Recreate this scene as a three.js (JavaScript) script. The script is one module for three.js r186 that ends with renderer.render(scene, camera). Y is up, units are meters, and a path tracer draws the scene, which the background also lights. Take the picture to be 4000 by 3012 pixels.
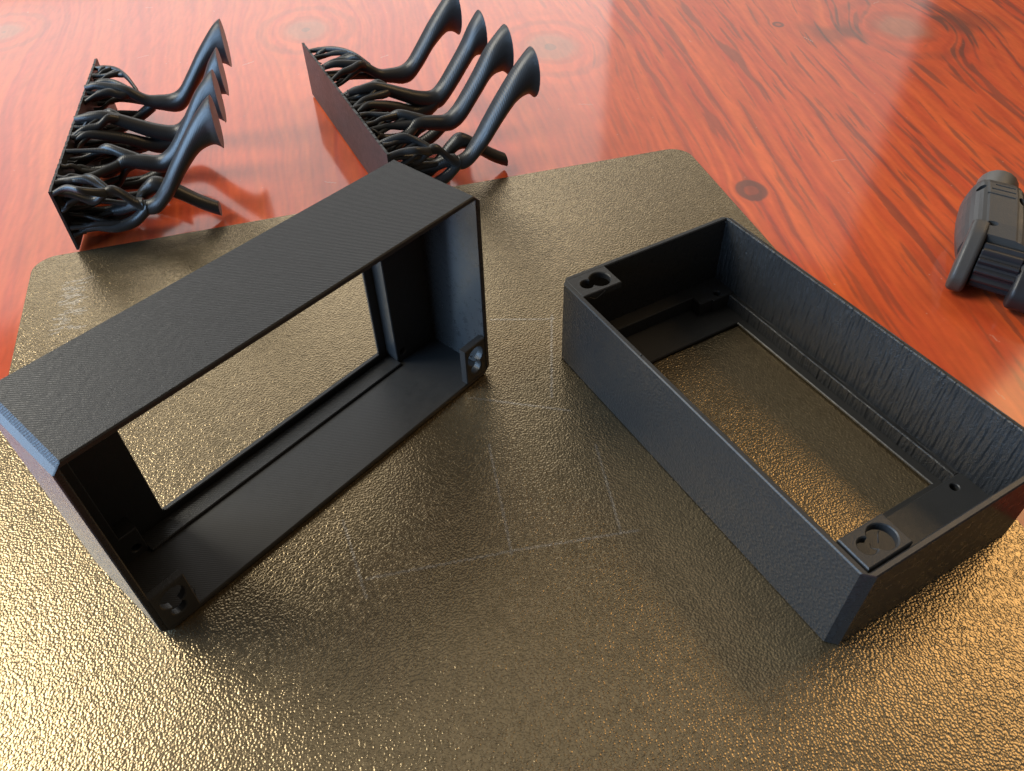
import * as THREE from 'three';
import { RectAreaLightUniformsLib } from 'three/addons/lights/RectAreaLightUniformsLib.js';
import { RoundedBoxGeometry } from 'three/addons/geometries/RoundedBoxGeometry.js';
import { mergeGeometries } from 'three/addons/utils/BufferGeometryUtils.js';
import { Brush, Evaluator, SUBTRACTION } from 'three-bvh-csg';

const V = (x, y, z) => new THREE.Vector3(x, y, z);
const scene = new THREE.Scene();
const renderer = new THREE.WebGLRenderer({ antialias: true });
renderer.setSize(1024, 771);
renderer.shadowMap.enabled = true;
renderer.shadowMap.type = THREE.PCFSoftShadowMap;

// ---------------------------------------------------------------- camera: held 17 cm above the print plate, looking down at 45 degrees
const camera = new THREE.PerspectiveCamera(51.68, 1024 / 771, 0.005, 30);
camera.position.set(0, 0.17089, 0);
camera.quaternion.setFromRotationMatrix(new THREE.Matrix4().makeBasis(V(0.99954, -0.02118, 0.0216), V(0.03026, 0.69978, -0.71371), V(0, 0.714, 0.7002)));
camera.focus = 0.25;
camera.userData.fStop = 64;
scene.add(camera);

// ---------------------------------------------------------------- light: three windows round the table, and the dim room
renderer.toneMapping = THREE.LinearToneMapping;
renderer.toneMappingExposure = 1;
scene.background = new THREE.Color(0.085, 0.076, 0.066);
RectAreaLightUniformsLib.init();
function windowLight(name, label, at, towards, w, h, color, strength, panes, category = 'window') {
  const g = new THREE.Group(); g.name = name; g.userData = { label, category };
  g.position.copy(at); g.lookAt(towards); scene.add(g);               // +z of the group looks at the table
  const frameM = new THREE.MeshStandardMaterial({ color: 0xe8e4dc, roughness: 0.5 });
  const glow = new THREE.MeshStandardMaterial({ color: 0x101010, emissive: new THREE.Color(...color), emissiveIntensity: 0.06, roughness: 0.4 });
  const add = (n, geo, m, x, y, z) => { const o = new THREE.Mesh(geo, m); o.name = n; o.position.set(x, y, z); g.add(o); return o; };
  add('window_pane', new THREE.BoxGeometry(w, h, 0.01), glow, 0, 0, -0.03);
  const t = 0.02;
  for (const s of [-1, 1]) {
    add('frame_bar', new THREE.BoxGeometry(t, h + 2 * t, 0.06), frameM, s * (w / 2 + t / 2), 0, -0.03);
    add('frame_bar', new THREE.BoxGeometry(w, t, 0.06), frameM, 0, s * (h / 2 + t / 2), -0.03);
  }
  const gap = panes > 1 ? 0.06 : 0, pw = (w - gap * (panes - 1)) / panes;
  for (let i = 0; i < panes; i++) {
    const x = -w / 2 + pw / 2 + i * (pw + gap);
    if (i) add('mullion', new THREE.BoxGeometry(gap, h, 0.05), frameM, x - pw / 2 - gap / 2, 0, -0.0);
    const l = new THREE.RectAreaLight(new THREE.Color(...color), strength, pw, h);
    l.position.set(x, 0, 0); l.rotation.y = Math.PI; g.add(l);         // a RectAreaLight shines along its -z
  }
  return g;
}
const tableSpot = V(0, 0, -0.2);
windowLight('window', 'wide pale window beyond the far end of the table', V(-0.65, 0.97, -2.2), V(0, 0.97, -0.2), 2.1, 0.92, [1, 0.985, 0.96], 1.9, 1);
windowLight('window_001', 'dim curtained window beside the wide pale window', V(0.70, 0.97, -2.2), V(0, 0.97, -0.2), 0.78, 0.92, [1, 0.95, 0.88], 0.75, 1);
windowLight('window_002', 'low cool sky window on the near left of the table', V(-1.75, 0.62, 0.35), V(0, 0.62, -0.2), 1.9, 0.84, [0.40, 0.65, 1.0], 12, 2);
windowLight('window_003', 'small bright window on the left of the table', V(-1.36, 1.3, -0.5), tableSpot, 0.95, 0.75, [1.0, 0.94, 0.80], 12.5, 1);
windowLight('window_004', 'small warm window high on the right of the table', V(1.22, 1.3, -0.92), tableSpot, 0.7, 0.7, [1.0, 0.66, 0.32], 4.8, 1);
windowLight('window_005', 'long clerestory window above the wide pale window', V(-0.55, 1.78, -2.1), tableSpot, 1.7, 0.5, [1, 0.97, 0.92], 1.0, 1);
windowLight('ceiling_lamp', 'flat square lamp panel on the ceiling over the table', V(0, 2.2, -0.75), V(0, 0, -0.75), 1.3, 1.0, [1, 0.92, 0.78], 0.45, 1, 'lamp');

// ---------------------------------------------------------------- helpers
let seed = 12345;
function rnd() { seed = (seed + 0x6d2b79f5) | 0; let t = Math.imul(seed ^ (seed >>> 15), 1 | seed); t = (t + Math.imul(t ^ (t >>> 7), 61 | t)) ^ t; return ((t ^ (t >>> 14)) >>> 0) / 4294967296; }
const rr = (a, b) => a + (b - a) * rnd();
const clamp = (x, a, b) => Math.min(b, Math.max(a, x)), mixn = (a, b, t) => a + (b - a) * t, sstep = (a, b, x) => { const t = clamp((x - a) / (b - a), 0, 1); return t * t * (3 - 2 * t); };
function whiteNoise(n) { const a = new Float32Array(n * n); for (let i = 0; i < a.length; i++) a[i] = rnd() * 2 - 1; return a; }
function boxBlur(a, n, rx, ry) {                                       // wrapping box blur, half widths in pixels
  let b = new Float32Array(n * n);
  if (rx > 0) { const w = 2 * rx + 1; for (let y = 0; y < n; y++) { let s = 0; const o = y * n; for (let k = -rx; k <= rx; k++) s += a[o + ((k + n) % n)]; for (let x = 0; x < n; x++) { b[o + x] = s / w; s += a[o + ((x + rx + 1) % n)] - a[o + ((x - rx + n) % n)]; } } } else b.set(a);
  if (ry > 0) { const c = new Float32Array(n * n), w = 2 * ry + 1; for (let x = 0; x < n; x++) { let s = 0; for (let k = -ry; k <= ry; k++) s += b[((k + n) % n) * n + x]; for (let y = 0; y < n; y++) { c[y * n + x] = s / w; s += b[((y + ry + 1) % n) * n + x] - b[((y - ry + n) % n) * n + x]; } } b = c; }
  return b;
}
function blurred(n, rx, ry, times = 2) { let a = whiteNoise(n); for (let i = 0; i < times; i++) a = boxBlur(a, n, rx, ry); let q = 0; for (const v of a) q += v * v; q = 1 / Math.sqrt(q / a.length); for (let i = 0; i < a.length; i++) a[i] *= q; return a; }
function grey(a, n, f) { const d = new Uint8Array(n * n * 4); for (let i = 0; i < n * n; i++) { const v = clamp(Math.round(f(a[i], i) * 255), 0, 255); d[i * 4] = d[i * 4 + 1] = d[i * 4 + 2] = v; d[i * 4 + 3] = 255; } return tex(d, n, n); }
function tex(d, w, h, srgb) { const t = new THREE.DataTexture(d, w, h); t.wrapS = t.wrapT = THREE.RepeatWrapping; t.magFilter = THREE.LinearFilter; t.minFilter = THREE.LinearMipmapLinearFilter; if (srgb) t.colorSpace = THREE.SRGBColorSpace; t.needsUpdate = true; return t; }
function metres(t, size) { const c = t.clone(); c.repeat.set(1 / size, 1 / size); c.needsUpdate = true; return c; }   // uv are metres, one tile is size metres
const names = {};
function numbered(n) { const k = names[n] = (names[n] ?? -1) + 1; return k ? `${n}_${String(k).padStart(3, '0')}` : n; }
function thing(name, label, category, group) { const g = new THREE.Group(); g.name = numbered(name); g.userData = { label, category }; if (group) g.userData.group = group; scene.add(g); return g; }
function part(name, geo, mat, parent, label) { const m = new THREE.Mesh(geo, mat); m.name = name; m.castShadow = m.receiveShadow = true; if (label) m.userData.label = label; parent.add(m); return m; }

// triangles from quads, flat shaded, with uv per corner
class Quads {
  constructor() { this.p = []; this.t = []; }
  quad(a, b, c, d, ta, tb, tc, td) { for (const [v, u] of [[a, ta], [b, tb], [c, tc], [a, ta], [c, tc], [d, td]]) { this.p.push(v[0], v[1], v[2]); this.t.push(u[0], u[1]); } }
  build() { const g = new THREE.BufferGeometry(); g.setAttribute('position', new THREE.Float32BufferAttribute(this.p, 3)); g.setAttribute('uv', new THREE.Float32BufferAttribute(this.t, 2)); g.computeVertexNormals(); return g; }
}
// box projection of uv in metres onto any geometry
function boxUV(g, k = 1) {
  const h = g.index ? g.toNonIndexed() : g; const p = h.attributes.position, n = h.attributes.normal, uv = new Float32Array(p.count * 2);
  for (let i = 0; i < p.count; i += 3) {
    let nx = 0, ny = 0, nz = 0; for (let k2 = 0; k2 < 3; k2++) { nx += Math.abs(n.getX(i + k2)); ny += Math.abs(n.getY(i + k2)); nz += Math.abs(n.getZ(i + k2)); }
    for (let k2 = i; k2 < i + 3; k2++) {
      const x = p.getX(k2), y = p.getY(k2), z = p.getZ(k2);
      const [a, b] = ny >= nx && ny >= nz ? [x, z] : nx >= nz ? [z, y] : [x, y];
      uv[k2 * 2] = a * k; uv[k2 * 2 + 1] = b * k;
    }
  }
  h.setAttribute('uv', new THREE.BufferAttribute(uv, 2)); return h;
}

// ---------------------------------------------------------------- textures
const N = 2048;
function beads(n, cells, lo, hi) {                                      // packed low domes of uneven size, wrapping
  const k = n / cells, cx = new Float32Array(cells * cells), cy = cx.slice(), ch = cx.slice(), cr = cx.slice(), out = new Float32Array(n * n);
  for (let i = 0; i < cells * cells; i++) { cx[i] = rr(0.05, 0.95); cy[i] = rr(0.05, 0.95); ch[i] = mixn(lo, hi, Math.pow(rnd(), 1.4)); cr[i] = rr(0.62, 0.95); }
  for (let y = 0; y < n; y++) for (let x = 0; x < n; x++) {
    const gx = x / k, gy = y / k, ix = Math.floor(gx), iy = Math.floor(gy); let m = 0;
    for (let j = -1; j <= 1; j++) for (let i = -1; i <= 1; i++) { const c = ((iy + j + cells) % cells) * cells + ((ix + i + cells) % cells), dx = gx - ix - i - cx[c], dy = gy - iy - j - cy[c], v = ch[c] * (1 - (dx * dx + dy * dy) / (cr[c] * cr[c])); if (v > m) m = v; }
    out[y * n + x] = m;
  }
  return out;
}
const grainTex = grey(boxBlur(beads(N, 240, 0.35, 1), N, 1, 1), N, (v) => v * 0.98);   // beads a little under half a millimetre apart
const M5 = 512;
const fineA = blurred(M5, 1, 1), midA = blurred(M5, 8, 8), midB = blurred(M5, 30, 30);
const mottle = blurred(M5, 4, 46);
const mottleTex = grey(mottle, M5, (v, i) => 0.5 + 0.15 * v + 0.05 * fineA[i] + 0.03 * midA[i]);
const fineTex = grey(fineA, M5, (v, i) => 0.5 + 0.14 * v + 0.1 * midA[i]);
const lineTex = grey(fineA, M5, (v, i) => {                                                // infill lines at 45 degrees, 32 to a tile
  const x = i % M5, y = (i / M5) | 0, w = 0.5 + 0.5 * Math.cos(2 * Math.PI * 32 * (x - y) / M5 + 0.25 * midA[i]);
  return 0.15 + 0.6 * Math.pow(w, 0.7) + 0.03 * v;
});
const layerTex = grey(fineA, M5, (v, i) => {                                               // printed layers stacked along u, 64 to a tile
  const x = i % M5, k = Math.floor(x / 8), w = 0.5 + 0.5 * Math.cos(2 * Math.PI * x / 8);
  const j = Math.sin(k * 12.9898) * 43758.5453; return 0.2 + 0.5 * Math.sqrt(w) + 0.12 * (j - Math.floor(j)) + 0.03 * v;
});
const roughTex = grey(midA, M5, (v, i) => 0.85 + 0.03 * v + 0.03 * fineA[i]);

// ---------------------------------------------------------------- materials
const BLACK = [0.03, 0.0302, 0.0305];
function mk(o) { const { tint, ...r } = o; const m = new THREE.MeshPhysicalMaterial({ metalness: 0, ior: 1.5, roughnessMap: metres(roughTex, 0.04), ...r }); m.color.setRGB(...(tint ?? BLACK)); return m; }
const MAT = {
  plain: mk({ roughness: 0.5, bumpMap: metres(fineTex, 0.03), bumpScale: 0.00004 }),
  lined: mk({ roughness: 0.42, bumpMap: metres(lineTex, 0.026), bumpScale: 0.00012 }),    // top skin, diagonal lines
  grained: mk({ roughness: 0.55, specularIntensity: 0.6, bumpMap: metres(grainTex, 0.17), bumpScale: 0.00013 }),   // the skin that was printed against a textured plate
  mottled: mk({ roughness: 0.46, bumpMap: metres(mottleTex, 0.03), bumpScale: 0.0006 }),   // rippled underside over supports
  innerSkin: mk({ roughness: 0.5, bumpMap: metres(lineTex, 0.026), bumpScale: 0.00003 }),
  layered: mk({ roughness: 0.34, anisotropy: 1, anisotropyRotation: 0 }),                  // side walls: layers stacked along u
  support: mk({ roughness: 0.42, bumpMap: metres(layerTex, 0.055), bumpScale: 0.00005 }),
};

// ---------------------------------------------------------------- the table: one stained and varnished wooden top
const TP = V(0.02, 0, -0.45), TA = 0.15;                                                   // the grain runs away from the camera and a little to the left
const grainDir = V(-Math.sin(TA), 0, -Math.cos(TA)), crossDir = V(Math.cos(TA), 0, -Math.sin(TA));
const TEXA = 0.95, TEXC = 0.95;                                                            // metres covered by one tile, along and across
function toTable(x, z) { const d = V(x, 0, z).sub(TP); return [d.dot(grainDir), d.dot(crossDir)]; }
const knots = [[-0.107, -0.448, 0.020, 0], [0.0244, -0.416, 0.021, 0], [0.209, -0.4276, 0.026, 1], [0.0955, -0.2755, 0.0055, 2], [0.147, -0.436, 0.003, 2], [-0.2755, -0.4575, 0.018, 0]].map(([x, z, r, k]) => [...toTable(x, z), r, k]);
function woodTextures() {
  const d = new Uint8Array(N * N * 4), b = new Uint8Array(N * N * 4);
  const n1 = blurred(N, 1, 70, 2), n2 = blurred(N, 3, 190, 2), n3 = blurred(N, 9, 300, 2), big = blurred(N, 110, 170, 2), warp = blurred(N, 45, 120, 2), wig = blurred(N, 7, 16, 2), dash = blurred(N, 1, 26, 2), fib = blurred(N, 1, 9, 1), fleck = blurred(N, 3, 7, 2);
  const at = (a, x, y) => { x = ((x % N) + N) % N; y = ((y % N) + N) % N; const x0 = x | 0, y0 = y | 0, fx = x - x0, fy = y - y0, x1 = (x0 + 1) % N, y1 = (y0 + 1) % N; return mixn(mixn(a[y0 * N + x0], a[y0 * N + x1], fx), mixn(a[y1 * N + x0], a[y1 * N + x1], fx), fy); };
  const dust = new Float32Array(N * N);
  for (let k = 0; k < 900; k++) { const x = rr(0, N), y = rr(0, N), L = rnd() < 0.8 ? 1 : rr(3, 14), t = rr(0, Math.PI), v = rr(0.15, 0.6); for (let q = 0; q < L; q++) dust[(((y + q * Math.sin(t)) | 0) % N) * N + (((x + q * Math.cos(t)) | 0) % N)] = v; }
  const sr = (c) => Math.round(255 * clamp(c <= 0.0031308 ? 12.92 * c : 1.055 * Math.pow(c, 1 / 2.4) - 0.055, 0, 1));
  for (let y = 0; y < N; y++) for (let x = 0; x < N; x++) {
    const i = y * N + x;
    let a = (y / N - 0.5) * TEXA, c = (x / N - 0.5) * TEXC;                                // metres along the grain and across it
    let c2 = c - 0.15 * Math.tanh(c / 0.16) * a, ring = 0, core = 0;
    let pale = 0;
    for (const [ka, kc, r, kind] of knots) {
      const da = a - ka, dc = c - kc, q = Math.sqrt((da * da) / 1.5 + dc * dc);
      const push = r * r * 1.2 / (q * q + r * r) * Math.exp(-q * q / (r * r * 6));
      c2 -= dc * clamp(push, 0, 0.8);
      if (q < r * 2.6) {
        const e = q / r + 0.02 * fleck[i] + 0.07 * warp[i];
        if (kind === 2) { core = Math.max(core, sstep(1.15, 0.95, e) * sstep(0.25, 0.7, e), 0.35 * sstep(1, 0.8, e)); }
        else {
          pale = Math.max(pale, sstep(0.66, 0.36, e) * 0.6);
          ring = Math.max(ring, sstep(0.16, 0.06, Math.abs(e - 0.62)) * 0.22, sstep(0.2, 0.05, Math.abs(e - 1.2)) * 0.24, sstep(0.25, 0.05, Math.abs(e - 1.75)) * 0.08, e < 0.07 ? 0.7 : 0);
          if (kind === 1) core = Math.max(core, sstep(2.5, 1.4, Math.abs(dc) / r) * sstep(0.7, 0.95, Math.abs(dc) / r) * sstep(0.75, 0.2, Math.abs(da / r + 0.1 * wig[i])) * 0.6);
        }
      }
    }
    const wx = (c2 / TEXC + 0.5) * N + 7 * warp[i] + 0.7 * wig[i], wy = y;
    const right = sstep(-0.06, 0.10, c + 0.12 * a);                                        // the right half of the board is the streaky one
    const v1 = at(n1, wx, wy), v2 = at(n2, wx, wy), v3 = at(n3, wx, wy), dv = at(dash, wx, wy);
    const tone = clamp(0.5 + 0.15 * v2 + 0.10 * v3 + 0.09 * v1 + 0.02 * fleck[i] + 0.08 * big[i], 0, 1);   // 0 crimson, 1 orange
    let R = mixn(0.56, 0.72, tone), G = mixn(0.066, 0.128, tone), B = mixn(0.024, 0.030, tone);
    const streak = sstep(1.05, 2.0, 1.05 * dv - 0.6 * v2 - 0.15 * v3 + 0.2 * v1 + 0.3 * right + 0.15 * fleck[i]) * mixn(0.10, 0.6, right);
    const dark = clamp(streak + ring + core * 0.85, 0, 0.9);
    R = mixn(R, 0.15, dark); G = mixn(G, 0.052, dark); B = mixn(B, 0.034, dark);
    R = mixn(R, 0.34, pale); G = mixn(G, 0.17, pale); B = mixn(B, 0.10, pale);
    const f = 1 + 0.04 * fib[i] + 0.015 * fleck[i] + 0.03 * v1;
    R *= f; G *= f; B *= f;
    if (dust[i]) { const k = dust[i]; R = mixn(R, 0.62, k); G = mixn(G, 0.5, k); B = mixn(B, 0.45, k); }
    d[i * 4] = sr(R); d[i * 4 + 1] = sr(G); d[i * 4 + 2] = sr(B); d[i * 4 + 3] = 255;
    const h = clamp(128 + 12 * fib[i] + 10 * v1 - 26 * dark + 14 * fleck[i], 0, 255); b[i * 4] = b[i * 4 + 1] = b[i * 4 + 2] = h; b[i * 4 + 3] = 255;
  }
  return [tex(d, N, N, true), tex(b, N, N)];
}
const [woodMap, woodBump] = woodTextures();
const wood = new THREE.MeshPhysicalMaterial({ map: woodMap, roughness: 0.45, specularIntensity: 0.25, clearcoat: 1, clearcoatRoughness: 0.1, bumpMap: woodBump, bumpScale: 0.0002 });
{
  const t = thing('wooden_table', 'red stained and varnished wooden table top with dark knots and streaks', 'table');
  t.userData.kind = 'structure';
  const ext = { a0: -0.6, a1: 0.42, c0: -0.62, c1: 0.62 };
  const g = boxUV(new RoundedBoxGeometry(ext.c1 - ext.c0, 0.03, ext.a1 - ext.a0, 3, 0.006));
  const p = g.attributes.position, uv = g.attributes.uv;
  const cc = (ext.c0 + ext.c1) / 2, ca = (ext.a0 + ext.a1) / 2;
  for (let i = 0; i < p.count; i++) { uv.setXY(i, (p.getX(i) + cc) / TEXC + 0.5, (-p.getZ(i) + ca + p.getY(i) * 0.3) / TEXA + 0.5); }
  const m = part('table_board', g, wood, t);
  t.rotation.y = TA; t.position.copy(TP).addScaledVector(grainDir, ca).addScaledVector(crossDir, cc); t.position.y = -0.0156;
  m.castShadow = true;
}

// ---------------------------------------------------------------- the print plate: a thin steel sheet with a gold textured coat
{
  const t = thing('print_plate', 'gold brown textured print plate lying on the red table', 'print plate');
  const S = 0.257, r = 0.0085, sh = new THREE.Shape();
  sh.moveTo(r, 0); sh.lineTo(S - r, 0); sh.absarc(S - r, r, r, -Math.PI / 2, 0); sh.lineTo(S, S - r); sh.absarc(S - r, S - r, r, 0, Math.PI / 2); sh.lineTo(r, S); sh.absarc(r, S - r, r, Math.PI / 2, Math.PI); sh.lineTo(0, r); sh.absarc(r, r, r, Math.PI, 1.5 * Math.PI);
  const g = new THREE.ExtrudeGeometry(sh, { depth: 0.0004, bevelEnabled: true, bevelSize: 0.0001, bevelThickness: 0.0001, bevelOffset: -0.0001, bevelSegments: 1, curveSegments: 12 });
  g.rotateX(Math.PI / 2);                                              // shape x -> x, shape y -> z, thickness down
  g.translate(0, -0.0001, 0);
  const n = 1024, d = new Uint8Array(n * n * 4), pa = blurred(n, 3, 3), pb = blurred(n, 40, 40), pc = blurred(n, 1, 1, 1);
  const wear = new Float32Array(n * n);
  const scratch = (x0, y0, x1, y1, w, k) => { const L = Math.hypot(x1 - x0, y1 - y0) * n | 0; for (let i = 0; i <= L; i++) { const x = Math.round((x0 + (x1 - x0) * i / L) * n), y = Math.round((y0 + (y1 - y0) * i / L) * n); for (let q = -w; q <= w; q++) for (let s = -w; s <= w; s++) { const o = ((y + q + n) % n) * n + ((x + s + n) % n); if (rnd() < 0.6) wear[o] = Math.max(wear[o], k * rr(0.3, 1)); } } };
  for (const [a, b, c, e] of [[0.521, 0.446, 0.627, 0.501], [0.512, 0.659, 0.639, 0.673], [0.526, 0.522, 0.511, 0.662], [0.637, 0.557, 0.621, 0.67], [0.359, 0.575, 0.368, 0.668], [0.371, 0.648, 0.51, 0.659], [0.659, 0.337, 0.613, 0.476], [0.583, 0.322, 0.659, 0.345]]) scratch(a, b, c, e, 1, 0.42);
  for (let i = 0; i < 60; i++) { const x = 0.05 + rr(-0.012, 0.02), y = rr(0.07, 0.18); scratch(x, y, x + rr(0.004, 0.016), y + rr(-0.003, 0.003), 1, 0.45); }
  for (let i = 0; i < n * n; i++) {
    const f = 1 + 0.03 * pa[i] + 0.02 * pb[i] + 0.06 * pc[i], w = wear[i];
    const c = [0.31 * f, 0.24 * f, 0.142 * f];
    for (let k = 0; k < 3; k++) { const v = mixn(c[k], 0.62, w * 0.7); d[i * 4 + k] = Math.round(255 * Math.pow(clamp(v, 0, 1), 1 / 2.2)); } d[i * 4 + 3] = 255;
  }
  const map = tex(d, n, n, true); map.repeat.set(1 / S, 1 / S);
  const mat = new THREE.MeshPhysicalMaterial({ map, roughness: 0.24, metalness: 0.85, bumpMap: metres(grainTex, 0.1285), bumpScale: 0.0001 });
  part('plate_sheet', boxUVxz(g), mat, t);
  t.rotation.y = 0.26279; t.position.set(-0.1725, 0, -0.2392);
}
function boxUVxz(g) { const p = g.attributes.position, uv = new Float32Array(p.count * 2); for (let i = 0; i < p.count; i++) { uv[i * 2] = p.getX(i); uv[i * 2 + 1] = p.getZ(i) + p.getY(i); } g.setAttribute('uv', new THREE.BufferAttribute(uv, 2)); return g; }

// ---------------------------------------------------------------- the printed frame: local x across (0 is the wall with the two keyhole tabs), y from the front face up to the open rim, z along
const FL = 0.11393, FW = 0.06224, FD = 0.02907, T = 0.0016;
const mm = 0.001;
function insetRing(o, c0) {                                            // plan of the frame, inset by o, its corners cut by c
  const c = Math.max(0.00002, c0 * (1 - o / T)), x0 = o, x1 = FW - o, z0 = o, z1 = FL - o;
  return [[x0, z0 + c], [x0 + c, z0], [x1 - c, z0], [x1, z0 + c], [x1, z1 - c], [x1 - c, z1], [x0 + c, z1], [x0, z1 - c]];
}
function wallGeometry(side, c0 = 0.0023) {                             // 0: z=0 short wall, 1: x=W long wall, 2: z=L short wall, 3: x=0 long wall
  const b = 0.0003, prof = [[0.0003, 0], [0, 0.0003], [0, FD - b], [b, FD], [T - b, FD], [T, FD - b], [T, 0]];
  const q = new Quads(), per = [], uvs = [];
  for (const [o, y] of prof) {
    const R = insetRing(o, c0), i = [1, 3, 5, 7][side], A = R[(i + 7) % 8], B = R[i], C = R[(i + 1) % 8], D = R[(i + 2) % 8];
    const h = (p, s) => [(p[0] + s[0]) / 2, (p[1] + s[1]) / 2];
    per.push([h(A, B), B, C, h(C, D)].map(([x, z]) => [x, y, z]));
  }
  for (let k = 0; k < prof.length; k++) {
    const k2 = (k + 1) % prof.length;
    for (let j = 0; j < 3; j++) {
      const P = [per[k][j], per[k][j + 1], per[k2][j + 1], per[k2][j]];
      const uv = P.map((p) => (k === 3 ? [p[0], p[2]] : side % 2 ? [p[2], p[1]] : [p[0], p[1]]));
      q.quad(...P, ...uv);
    }
  }
  for (const j of [0, 3]) for (let k = 1; k < prof.length - 1; k++) q.quad(per[0][j], per[k][j], per[k + 1][j], per[0][j], [0, 0], [0, 0], [0, 0], [0, 0]);
  const g = q.build(), n = g.attributes.position.count;
  g.addGroup(0, 36, 0); g.addGroup(36, n - 36, 1); return g;             // the outer face, then all the rest
}
function plate(x0, x1, z0, z1, y0, y1, holes = [], bev = 0.00025) {     // a flat slab in plan with holes, bevelled a little
  const sh = new THREE.Shape(); sh.moveTo(x0, z0); sh.lineTo(x1, z0); sh.lineTo(x1, z1); sh.lineTo(x0, z1); sh.closePath();
  for (const h of holes) sh.holes.push(h);
  const g = new THREE.ExtrudeGeometry(sh, { depth: y1 - y0 - 2 * bev, bevelEnabled: true, bevelSize: bev, bevelThickness: bev, bevelOffset: -bev, bevelSegments: 1, curveSegments: 20 });
  g.rotateX(Math.PI / 2); g.translate(0, y1 - bev, 0);
  g.scale(1, 1, 1);
  return boxUV(g);
}
function polyPlate(pts, y0, y1, holes = [], bev = 0.00025) {
  const sh = new THREE.Shape(pts.map(([x, z]) => new THREE.Vector2(x, z)));
  for (const h of holes) sh.holes.push(h);
  const g = new THREE.ExtrudeGeometry(sh, { depth: y1 - y0 - 2 * bev, bevelEnabled: true, bevelSize: bev, bevelThickness: bev, bevelOffset: -bev, bevelSegments: 1, curveSegments: 20 });
  g.rotateX(Math.PI / 2); g.translate(0, y1 - bev, 0);
  return boxUV(g);
}
function circlePath(x, z, r) { const p = new THREE.Path(); p.absarc(x, z, r, 0, Math.PI * 2, true); return p; }
function keyhole(xb, zb, R, xs, r) {                                    // a large round opening that runs into a small one towards x = 0
  const d = xb - xs, a = (R * R - r * r + d * d) / (2 * d), h = Math.sqrt(R * R - a * a), p = new THREE.Path();
  const tb = Math.atan2(h, -a), ts = Math.atan2(h, xb - a - xs), pts = [];
  for (let i = 0; i <= 36; i++) { const t = -tb + (2 * tb) * i / 36; pts.push(new THREE.Vector2(xb + R * Math.cos(t), zb + R * Math.sin(t))); }
  for (let i = 1; i < 20; i++) { const t = ts + (2 * Math.PI - 2 * ts) * i / 20; pts.push(new THREE.Vector2(xs + r * Math.cos(t), zb + r * Math.sin(t))); }
  p.setFromPoints(pts.reverse()); p.closePath(); return p;
}
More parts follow.
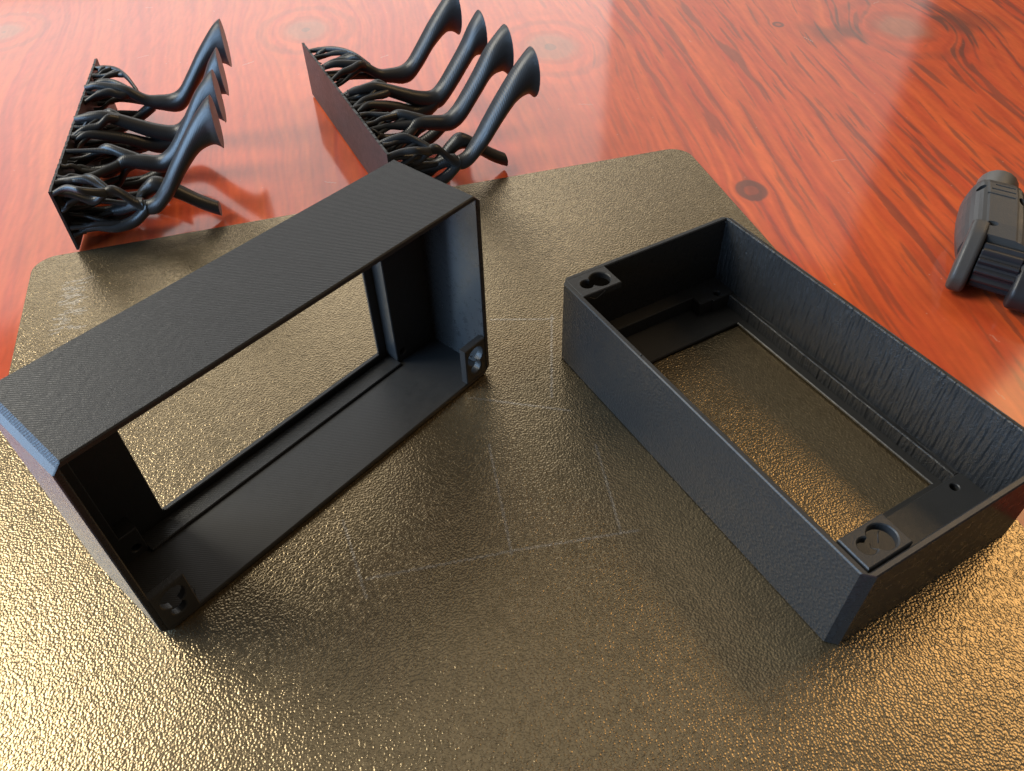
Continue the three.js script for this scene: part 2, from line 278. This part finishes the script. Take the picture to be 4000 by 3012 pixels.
function makeFrame(label, bossAtFarWall) {
  const f = thing('picture_frame', label, 'frame', null);
  const W = FW, L = FL, e = 0.0003;
  part('long_wall', wallGeometry(3), [MAT.grained, MAT.innerSkin], f, 'wall with a grainy skin that carries the two keyhole tabs');
  part('short_wall', wallGeometry(0), MAT.layered, f);
  part('long_wall', wallGeometry(1), [MAT.lined, bossAtFarWall ? MAT.mottled : MAT.plain], f);
  part('short_wall', wallGeometry(2), MAT.layered, f);
  const hole = new THREE.Path(); const wx0 = 0.0045, wx1 = 0.0562, wz0 = 0.019, wz1 = 0.0943;
  hole.moveTo(wx0, wz0); hole.lineTo(wx0, wz1); hole.lineTo(wx1, wz1); hole.lineTo(wx1, wz0); hole.closePath();
  part('front_panel', plate(T - e, W - T + e, T - e, L - T + e, 0.0002, 0.0012, [hole]), MAT.plain, f, 'thin front panel with a rectangular window opening');
  // mounting blocks at both ends, 6 mm tall
  const bz = 0.0062, bb = 0.0108, y1 = 0.0062;
  const inX0 = T - e, inX1 = W - T + e;
  const b = bossAtFarWall ? [[inX0, T - e], [inX1, T - e], [inX1, bb], [0.0524, bb], [0.0524, bb - 0.0007], [0.0476, bb - 0.0007], [0.0476, bz], [inX0, bz]]
    : [[inX0, T - e], [inX1, T - e], [inX1, bz], [0.0108, bz], [0.0108, bb], [inX0, bb]];
  const hx = bossAtFarWall ? 0.0556 : 0.0046;
  part('mounting_block', polyPlate(b, 0.001, y1, [circlePath(hx, 0.0084, 0.0011)]), MAT.plain, f, 'narrow mounting bar with a screw boss at one end');
  part('mounting_block', plate(inX0, inX1, 0.0972, L - T + e, 0.001, y1, [circlePath(hx, 0.0997, 0.0011)]), MAT.plain, f, 'wide mounting block with a screw hole');
  part('wall_rib', plate(W - 0.0034, W - T + e, bz + 0.0001, 0.0971, 0.001, 0.0058), bossAtFarWall ? MAT.mottled : MAT.plain, f);
  part('wall_rib', plate(T - e, 0.0024, bb + 0.0001, 0.0971, 0.0018, 0.0078), MAT.lined, f);
  part('window_lip', plate(wx0 - 0.0004, wx0 + 0.0002, wz0 + 0.0003, wz1 - 0.0003, 0.0005, 0.0019), MAT.plain, f);
  // keyhole tabs at the rim
  part('keyhole_tab', plate(T - e, 0.0145, T - e, 0.0102, FD - 0.0021, FD + 0.0001, [keyhole(0.0099, 0.0059, 0.0031, 0.0055, 0.0019)]), MAT.plain, f);
  part('keyhole_tab', plate(T + 0.0003, 0.0148, 0.1036, 0.1119, FD - 0.0021, FD + 0.0004, [keyhole(0.0103, 0.1078, 0.0032, 0.0060, 0.0021)]), MAT.plain, f);
  // tiny blobs and strands that the nozzle left behind
  const bl = []; for (const [x, y, z, r] of [[W - T - 0.0004, FD - 0.001, T + 0.0003, 0.28], [W - T - 0.0002, FD - 0.0025, T + 0.0012, 0.2], [W - T - 0.0002, FD - 0.0012, T + 0.0028, 0.18], [W - T - 0.0001, FD - 0.0006, T + 0.005, 0.16], [0.0009, FD + 0.0001, 0.0375, 0.26], [0.0006, FD, 0.062, 0.18], [W - T - 0.0001, FD - 0.0005, 0.031, 0.14], [W - T - 0.0001, FD - 0.0005, 0.0345, 0.16], [W - T - 0.0001, FD - 0.0004, 0.039, 0.13]]) { const g = new THREE.IcosahedronGeometry(r * mm, 1); g.translate(x, y, z); bl.push(boxUV(g)); }
  const strand = (pts, r) => { const g = new THREE.TubeGeometry(new THREE.CatmullRomCurve3(pts.map(([x, y, z]) => V(x, y, z))), 14, r * mm, 5); return boxUV(g); };
  bl.push(strand([[0.0032, FD - 0.0008, 0.0101], [0.0052, FD - 0.0016, 0.0109], [0.0072, FD - 0.0010, 0.0107], [0.0094, FD - 0.0004, 0.0101]], 0.09), strand([[0.0118, FD - 0.001, 0.1060], [0.0104, FD - 0.0004, 0.1068], [0.0096, FD - 0.0014, 0.1080]], 0.12), strand([[0.0076, FD, 0.1096], [0.0072, FD - 0.001, 0.1082], [0.0084, FD - 0.0018, 0.1070]], 0.1));
  const bm = part('blobs_and_strands', mergeGeometries(bl), MAT.plain, f); bm.userData.kind = 'stuff';
  return f;
}
const right = makeFrame('black printed frame lying face down with its keyhole tabs up at right', true);
right.rotation.y = 0.50654; right.position.set(0.01451, 0.0001, -0.18083);
const left = makeFrame('black printed frame standing on its long edge at left', false);
{
  const y = 0.84503, lA = V(Math.cos(y), 0, -Math.sin(y)), lB = V(Math.sin(y), 0, Math.cos(y)), up = V(0, 1, 0);   // local x -> up, y -> lB, z -> lA
  left.quaternion.setFromRotationMatrix(new THREE.Matrix4().makeBasis(up, lB, lA));
  left.position.set(-0.08219, 0.0001, -0.08932).addScaledVector(lB, -FD);
}

// ---------------------------------------------------------------- tree supports: local x along the base sheet, y up, z out from the sheet; every layer of a branch is a round slice
function loft(keys, seg = 18, steps = 4, squash = 1) {                  // keys: [z, x, y, radius across x, radius across y]
  const P = keys.map((k) => new THREE.Vector3(k[1], k[2], k[0])), R = keys.map((k) => new THREE.Vector3(k[3], k[4] ?? k[3], 0));
  const n = (keys.length - 1) * steps, rows = [], cr = (a, b, c, d, t) => 0.5 * (2 * b + (c - a) * t + (2 * a - 5 * b + 4 * c - d) * t * t + (3 * b - a - 3 * c + d) * t * t * t);
  for (let i = 0; i <= n; i++) {
    const f = i / steps, k = Math.min(Math.floor(f), keys.length - 2), t = f - k, I = [Math.max(k - 1, 0), k, k + 1, Math.min(k + 2, keys.length - 1)];
    const g = (A, c) => cr(...I.map((j) => A[j][c]), t);
    rows.push([g(P, 'x'), g(P, 'y'), g(P, 'z'), Math.max(g(R, 'x'), 0.1), Math.max(g(R, 'y'), 0.1)]);
  }
  const pos = [], idx = [], uv = [];
  rows.forEach(([x, y, z, a, b], i) => { for (let s = 0; s <= seg; s++) { const t = s / seg * Math.PI * 2; pos.push((x + a * Math.cos(t)) * mm, (y + b * Math.sin(t)) * mm, z * mm); uv.push(i * 0.0012, s / seg * 0.02); } });
  for (let i = 0; i < rows.length - 1; i++) for (let s = 0; s < seg; s++) { const a = i * (seg + 1) + s, b = a + seg + 1; idx.push(a, a + 1, b, b, a + 1, b + 1); }
  for (const [row, flip] of [[0, true], [rows.length - 1, false]]) {    // flat cut ends
    const c = pos.length / 3, [x, y, z] = rows[row]; pos.push(x * mm, y * mm, z * mm); uv.push(0, 0);
    const ring = []; for (let s = 0; s <= seg; s++) { const o = (row * (seg + 1) + s) * 3; ring.push(pos.length / 3); pos.push(pos[o], pos[o + 1], pos[o + 2]); uv.push(0, 0); }
    for (let s = 0; s < seg; s++) flip ? idx.push(c, ring[s + 1], ring[s]) : idx.push(c, ring[s], ring[s + 1]);
  }
  const g = new THREE.BufferGeometry(); g.setAttribute('position', new THREE.Float32BufferAttribute(pos, 3)); g.setAttribute('uv', new THREE.Float32BufferAttribute(uv, 2)); g.setIndex(idx); g.computeVertexNormals(); return g;
}
const ARMS = [
  [[0, 3, 22, 1.1], [5, 3, 20.6, 1.3], [11, 3, 17.0, 1.6], [16, 3, 19.6, 1.9], [20, 3, 19.4, 2.0], [26, 3, 12.4, 2.5], [31, 3, 12.2, 3.2], [36, 3, 16.8, 4.0], [40, 3, 21.7, 4.6], [46, 3.2, 29.3, 4.9], [52, 3.4, 36.0, 5.0, 5.6], [57, 3.4, 39.6, 5.4, 7.2], [59.4, 3.4, 40.2, 6.2, 8.7], [60.2, 3.4, 40.0, 6.6, 9.4]],
  [[3, 22, 20, 1.2], [9, 23, 17.5, 1.6], [14, 24, 16.6, 1.9], [20, 25, 19.6, 2.6], [26, 25, 18.6, 3.0], [32, 25, 17.1, 3.3], [36, 25, 18.4, 4.0], [40, 25, 22.0, 4.6], [46, 25, 29.5, 4.8], [52, 25.3, 37.0, 5.0, 5.6], [57, 25.4, 40.2, 5.4, 7.4], [59.4, 25.4, 40.6, 6.2, 9.0], [60.2, 25.4, 40.4, 6.6, 9.7]],
  [[1, 50, 26.3, 1.2], [6, 49, 26.9, 1.7], [12, 49, 26.6, 2.3], [18, 49, 23.8, 2.8], [24, 49, 20.6, 3.1], [30, 49, 17.6, 3.4], [36, 49, 15.8, 3.8], [40, 49, 17.2, 4.6], [46, 49, 23.8, 5.0], [52, 49.2, 31.2, 5.2], [56, 49.3, 36.4, 5.4, 6.4], [59.4, 49.3, 38.6, 6.2, 8.4], [60.2, 49.3, 38.6, 6.6, 9.2]],
  [[0, 80, 25.4, 1.1], [5, 79, 26.2, 1.5], [11, 78, 24.9, 2.0], [17, 77, 22.9, 2.5], [23, 77, 18.2, 2.7], [28, 77, 16.8, 3.2], [33, 77, 16.1, 3.8], [37, 77, 17.6, 4.3], [42, 77, 23.0, 4.8], [48, 77, 30.4, 5.0], [54, 77, 36.2, 5.2, 6.0], [57.4, 77, 38.0, 5.6, 7.6], [59.6, 77, 38.2, 6.4, 9.0], [60.4, 77, 38.0, 6.8, 9.6]],
];
const ROOTS = [                                                         // side branches that join the arms, traced the same way
  [[2, 14, 15, 0.9], [8, 12, 21.5, 1.3], [13, 8, 22.6, 1.6], [18, 3.4, 19.6, 1.8]],
  [[1, 3, 6, 1.1], [8, 2, 7.5, 1.6], [15, 1.5, 6.4, 2.0], [22, 2.4, 7.6, 2.4], [28, 3, 12.0, 2.7]],
  [[0, 13, 10, 1.0], [8, 11, 8.5, 1.6], [16, 8, 9.5, 2.2], [23, 5, 12.6, 2.4], [27, 3.6, 12.8, 2.6]],
  [[1, 34, 15, 0.9], [7, 33, 18.6, 1.4], [14, 30, 22.8, 1.9], [20, 27, 21.4, 2.3], [26, 25.2, 18.6, 2.6]],
  [[0, 28, 4, 1.0], [8, 27, 6.5, 1.5], [15, 25.5, 11, 1.9], [20, 25, 17, 2.2], [24, 25, 18.8, 2.4]],
  [[1, 40, 22.5, 1.0], [6, 41, 23.8, 1.5], [13, 43, 21.2, 2.1], [20, 45, 17.6, 2.5], [27, 47, 13.2, 2.9], [33, 48, 12.8, 3.3], [38, 49, 15.6, 3.6]],
  [[0, 58, 8, 1.0], [8, 57, 9.5, 1.6], [17, 54, 10.5, 2.3], [26, 51, 13.0, 2.8], [33, 49.4, 15.8, 3.2]],
  [[0, 70, 10, 1.0], [7, 72, 9.4, 1.6], [14, 75, 10.8, 2.2], [20, 76.6, 13.6, 2.5], [25, 77, 16.6, 2.6]],
  [[0, 104, 23.4, 0.9], [5, 101, 24.2, 1.2], [11, 95, 25.0, 1.4], [16, 87, 24.4, 1.6], [20, 79, 21.4, 1.9]],
  [[0, 92, 14, 1.0], [7, 90, 15.2, 1.4], [14, 84, 17.4, 1.9], [21, 78, 18.6, 2.2]],
];
const LEGS = [                                                          // the lower row of branches, cut off short
  [[0, 8, 3.4, 1.1], [10, 9, 4.2, 1.9], [20, 10, 8.4, 2.5], [27, 10, 14.2, 2.9], [32, 10, 16.6, 3.2], [38, 10, 13.0, 3.2], [45, 10, 7.2, 3.0], [51, 10, 3.3, 2.8]],
  [[0, 36, 3.2, 1.1], [10, 35, 4.6, 1.9], [20, 34, 5.2, 2.4], [28, 33, 8.2, 2.7], [34, 33, 12.0, 2.7]],
  [[0, 64, 3.2, 1.1], [9, 63, 4.6, 1.8], [18, 61, 6.2, 2.3], [26, 60, 9.6, 2.5]],
];
function twig(x0, y0, p, r0, r1) { const m = rr(0.45, 0.65), zz = p[0] * m; return [[0.4, x0, y0, r0 * 1.3], [zz * 0.5, x0 + (p[1] - x0) * 0.12 + rr(-0.6, 0.6), y0 + (p[2] - y0) * 0.15, r0], [zz, x0 + (p[1] - x0) * 0.5 + rr(-0.7, 0.7), y0 + (p[2] - y0) * 0.45 + rr(0, 1), (r0 + r1) / 2], [p[0], p[1], p[2], r1]]; }
function makeSupport(label, variant) {
  const s = thing('print_support', label, 'print support');
  // base sheet: a thin wall with a slightly ragged upper edge
  const W0 = 112.5, H0 = 24.4, n = 120, top = [], pts = [];
  for (let i = 0; i <= n; i++) top.push([W0 * i / n, H0 + rr(-0.18, 0.22)]);
  const sh = new THREE.Shape(); sh.moveTo(0, 0.1 * mm); sh.lineTo(W0 * mm, 0.1 * mm); for (const [x, y] of top.reverse()) sh.lineTo(x * mm, y * mm); sh.lineTo(0, 0.1 * mm);
  void pts;
  const bg = new THREE.ExtrudeGeometry(sh, { depth: 0.0009, bevelEnabled: false }); bg.translate(0, 0, -0.0009);
  part('base_sheet', boxUV(bg), MAT.plain, s);
  const jit = ARMS.map(() => [rr(-0.7, 0.7), rr(-0.5, 0.5)]);
  ARMS.forEach((a, k) => part('arm', loft(a.map(([z, x, y, p, q]) => [z, x + jit[k][0] * z / 60, y + jit[k][1] * z / 60, p, q]), 26, 6), MAT.support, s));
  for (const a of ARMS) for (const sd of [-1, 1]) {                       // open loops beside each arm
    const i0 = a.findIndex((p) => p[0] > 15), e = a[i0], m0 = a[Math.max(0, i0 - 2)], off = sd * rr(3.5, 5.5), up = rr(-3.5, 3.5);
    part('branch', loft([[0, clamp(m0[1] + off * 1.5, 1, 111), clamp(m0[2] + up * 1.4, 2, 23), rr(0.9, 1.2)], [5, clamp(m0[1] + off * 1.25, 1, 111), clamp(m0[2] + up + 1, 2, 25), rr(1.1, 1.4)], [10, m0[1] + off, clamp(m0[2] + up + 1.2, 2, 25), rr(1.3, 1.7)], [14.5, mixn(m0[1], e[1], 0.6) + off * 0.55, mixn(m0[2], e[2], 0.6) + up * 0.6, rr(1.5, 1.9)], [e[0] + 1, e[1], e[2], 1.8]], 14, 5), MAT.support, s);
  }
  ROOTS.forEach((a) => part('branch', loft(a, 16, 6), MAT.support, s));
  LEGS.forEach((a, i) => part(i ? 'branch' : 'leg', loft(a, 20, 6), MAT.support, s));
  const tw = [];
  for (const a of [...ARMS, ...ROOTS, ...LEGS]) {
    for (let k = 0; k < 5; k++) {
      const j = a[0][0] > 2 ? 0 : rnd() < 0.5 ? 1 : 2, p = a[Math.min(j, a.length - 2)], q = a[Math.min(j + 1, a.length - 1)], t = rnd(), z = mixn(p[0], q[0], t);
      if (z < 4) continue;
      const c = [z, mixn(p[1], q[1], t), mixn(p[2], q[2], t)], ang = rr(0, Math.PI * 2), d = rr(2.5, 8);
      tw.push(loft(twig(clamp(c[1] + d * Math.cos(ang), 0.8, W0 - 0.8), clamp(c[2] + d * 0.8 * Math.sin(ang), 0.8, H0 - 0.6), c, rr(0.65, 0.95), rr(1.0, 1.4)), 9, 4));
    }
  }
  for (let k = 0; k < 18; k++) {                                         // short stubs that never met an arm
    const x = rr(1, W0 - 1), y = rr(1, H0 - 1), h = rr(2, 7);
    tw.push(loft([[0, x, y, 0.7], [h * 0.6, x + rr(-0.6, 0.6), y + rr(-0.5, 0.5), 0.5], [h, x + rr(-1.4, 1.4), y + rr(-1, 1), 0.25]], 7, 3));
  }
  if (false) for (const [x, y, z, dx, dy, h] of [[1.5, 0.8, 3, 0, 0.2, 8], [2, 1.2, 12, -1.2, -0.4, 7], [4, 1.0, 16, 1.5, -0.2, 6]]) tw.push(loft([[z, x, y, 0.9], [z + h * 0.5, x + dx * 0.6, y + dy + 0.6, 0.7], [z + h, x + dx, Math.max(y + dy, 0.35), 0.3]], 6, 3));
  const m = part('twigs', mergeGeometries(tw.map((g) => g)), MAT.support, s); m.userData.kind = 'stuff';
  return s;
}
function placeSupport(s, near, far) { const a = Math.atan2(far.x - near.x, far.z - near.z), e1 = V(Math.sin(a), 0, Math.cos(a)), e3 = V(-e1.z, 0, e1.x); s.quaternion.setFromRotationMatrix(new THREE.Matrix4().makeBasis(e1, V(0, 1, 0), e1.clone().cross(V(0, 1, 0)))); s.position.copy(near); void e3; }
placeSupport(makeSupport('black branching print support at far left beside the plate corner', true), V(-0.1575, 0.0001, -0.244), V(-0.1795, 0, -0.3553));
placeSupport(makeSupport('black branching print support with flared trumpet arms behind the standing frame', false), V(-0.042, 0.0001, -0.263), V(-0.0895, 0, -0.3648));

// ---------------------------------------------------------------- the small gadget at the right edge: local x along its roller, y up, z back
{
  const g = thing('printed_gadget', 'dark grey vented printed gadget with ribbed roller at right table edge', 'gadget');
  const GREY = [0.062, 0.058, 0.054];
  const body = mk({ tint: GREY, roughness: 0.5, bumpMap: metres(fineTex, 0.03), bumpScale: 0.00004 });
  const pale = mk({ tint: [0.12, 0.112, 0.1], roughness: 0.45 }), dark = mk({ tint: [0.022, 0.022, 0.025], roughness: 0.45 });
  const ev = new Evaluator();
  const sec = (d, yt, c, hw) => {                                        // flat on top, round at the shoulders, tucked in below
    const p = [[-hw + 3.6, 0.3], [-hw + 1.6, 3], [-hw + 0.4, 6.5]];
    for (let i = 0; i <= 8; i++) { const t = i / 8 * Math.PI / 2; p.push([-mixn(4.2, hw, Math.cos(t)), mixn(yt * 0.5, yt - 0.25, Math.sin(t))]); }
    p.push([-3.6, yt]);
    return [...p, ...p.map(([x, y]) => [-x, y]).reverse()].map(([x, y]) => [x + c, y, d]);
  };
  const secs = [sec(10.4, 15.0, 2.8, 9.0), sec(15, 16.6, 1.7, 9.5), sec(20, 18.0, 0.6, 9.5), sec(26, 19.6, -0.8, 9.0), sec(29.6, 20.1, -1.7, 8.4), sec(31.4, 19.8, -2.1, 7.7), sec(32.6, 18.8, -2.4, 6.8), sec(33.2, 17.4, -2.5, 5.9)];
  const pos = [], idx = [], K = secs[0].length;
  secs.forEach((r) => r.forEach(([x, y, d]) => pos.push(x * mm, y * mm, -d * mm)));
  for (let i = 0; i < secs.length - 1; i++) for (let j = 0; j < K; j++) { const a = i * K + j, b = i * K + (j + 1) % K; idx.push(a, b, a + K, b, b + K, a + K); }
  for (let j = 1; j < K - 1; j++) { idx.push(0, j + 1, j); const o = (secs.length - 1) * K; idx.push(o, o + j, o + j + 1); }
  let bg = new THREE.BufferGeometry(); bg.setAttribute('position', new THREE.Float32BufferAttribute(pos, 3)); bg.setIndex(idx); bg = bg.toNonIndexed(); bg.computeVertexNormals(); bg = boxUV(bg);
  let A = new Brush(bg, body); A.updateMatrixWorld();
  const cut = (geo, x, y, d, rx = 0, ry = 0, rz = 0) => { const b = new Brush(boxUV(geo), body); b.position.set(x * mm, y * mm, -d * mm); b.rotation.set(rx, ry, rz); b.updateMatrixWorld(); A = ev.evaluate(A, b, SUBTRACTION); };
  for (let i = 0; i < 3; i++) cut(new THREE.BoxGeometry((5.4 + i * 1.0) * mm, 4 * mm, 0.55 * mm), -0.9 - i * 0.1, 20, 29.0 - i * 2.0);
  const oval = () => { const c = new THREE.CylinderGeometry(0.8 * mm, 0.8 * mm, 5 * mm, 16); c.scale(1.9, 1, 1); return c; };
  cut(oval(), -0.6, 16.5, 14.2, 0, 0.1); cut(oval(), -6.4, 18, 27.6, 0, 0.7, 0.6); cut(oval(), 4.2, 18, 25.4, 0, -0.9, -0.6);
  A.geometry.computeVertexNormals(); const hood = new THREE.Mesh(A.geometry.index ? A.geometry.toNonIndexed() : A.geometry, body); hood.geometry.computeVertexNormals(); hood.name = 'hood'; hood.castShadow = hood.receiveShadow = true; g.add(hood);
  // barrel end behind the hood
  const bar = new THREE.LatheGeometry([[3.8, 0], [5.5, 0], [5.8, 0.3], [5.8, 8.6], [5.3, 9.6], [4.2, 9.9], [3.8, 9.6], [3.8, 0]].map(([r, y]) => new THREE.Vector2(r * mm, y * mm)), 18);
  bar.rotateX(-Math.PI / 2); bar.translate(-2.6 * mm, 12.6 * mm, -33 * mm); part('barrel', boxUV(bar), pale, g);
  // cheeks on both sides of the roller
  const cheek = (w, pts) => { const sh = new THREE.Shape(); sh.moveTo(...pts[0].map((v) => v * mm)); sh.splineThru(pts.slice(1).map(([a, b]) => new THREE.Vector2(a * mm, b * mm))); sh.lineTo(...pts[0].map((v) => v * mm)); const e = new THREE.ExtrudeGeometry(sh, { depth: (w - 2.8) * mm, bevelEnabled: true, bevelSize: 1.4 * mm, bevelThickness: 1.4 * mm, bevelOffset: -1.4 * mm, bevelSegments: 6, curveSegments: 24 }); e.rotateY(Math.PI / 2); return e; };
  const c1 = cheek(4.8, [[14, 0.3], [5, 0.3], [0, 1.0], [-1.4, 3.4], [-0.2, 7], [4, 11.6], [9, 15.2], [14, 16.6]]); c1.translate(-4.2 * mm, 0, 0); part('cheek', boxUV(c1), body, g);
  const c2 = cheek(28, [[14, 0.3], [5, 0.3], [-0.6, 1.0], [-2.2, 4], [-1.0, 7.4], [3, 11.0], [8.6, 14.0], [14, 15.0]]); c2.translate(11.2 * mm, 0, 0); part('side_housing', boxUV(c2), dark, g);
  // ribbed roller
  const sh = new THREE.Shape(), ribs = 13; for (let i = 0; i <= ribs * 8; i++) { const t = i / (ribs * 8) * Math.PI * 2, r = (6.1 + 0.6 * Math.tanh(1.6 * Math.cos(t * ribs))) * mm; i ? sh.lineTo(r * Math.cos(t), r * Math.sin(t)) : sh.moveTo(r, 0); }
  const rg = new THREE.ExtrudeGeometry(sh, { depth: 10.0 * mm, bevelEnabled: true, bevelSize: 0.3 * mm, bevelThickness: 0.3 * mm, bevelOffset: -0.3 * mm, bevelSegments: 1 }); rg.rotateY(Math.PI / 2); rg.translate(-0.2 * mm, 6.9 * mm, -7.6 * mm); part('ribbed_roller', boxUV(rg), dark, g);
  part('rear_housing', boxUV(new RoundedBoxGeometry(56 * mm, 40 * mm, 40 * mm, 4, 6 * mm).translate(62 * mm, 20.2 * mm, -18 * mm)), dark, g);
  part('base_block', boxUV(new RoundedBoxGeometry(30 * mm, 4 * mm, 22 * mm, 3, 1.6 * mm).translate(12 * mm, 2.1 * mm, -16 * mm)), dark, g);
  const X = V(0.8354, 0, 0.5497), Z = V(-0.5497, 0, 0.8354);
  g.quaternion.setFromRotationMatrix(new THREE.Matrix4().makeBasis(X, V(0, 1, 0), Z)); g.position.set(0.1502, 0, -0.2024); g.scale.setScalar(1.16);
}

// the plate lies on the table, so everything on bare wood stands a hair lower
renderer.render(scene, camera);
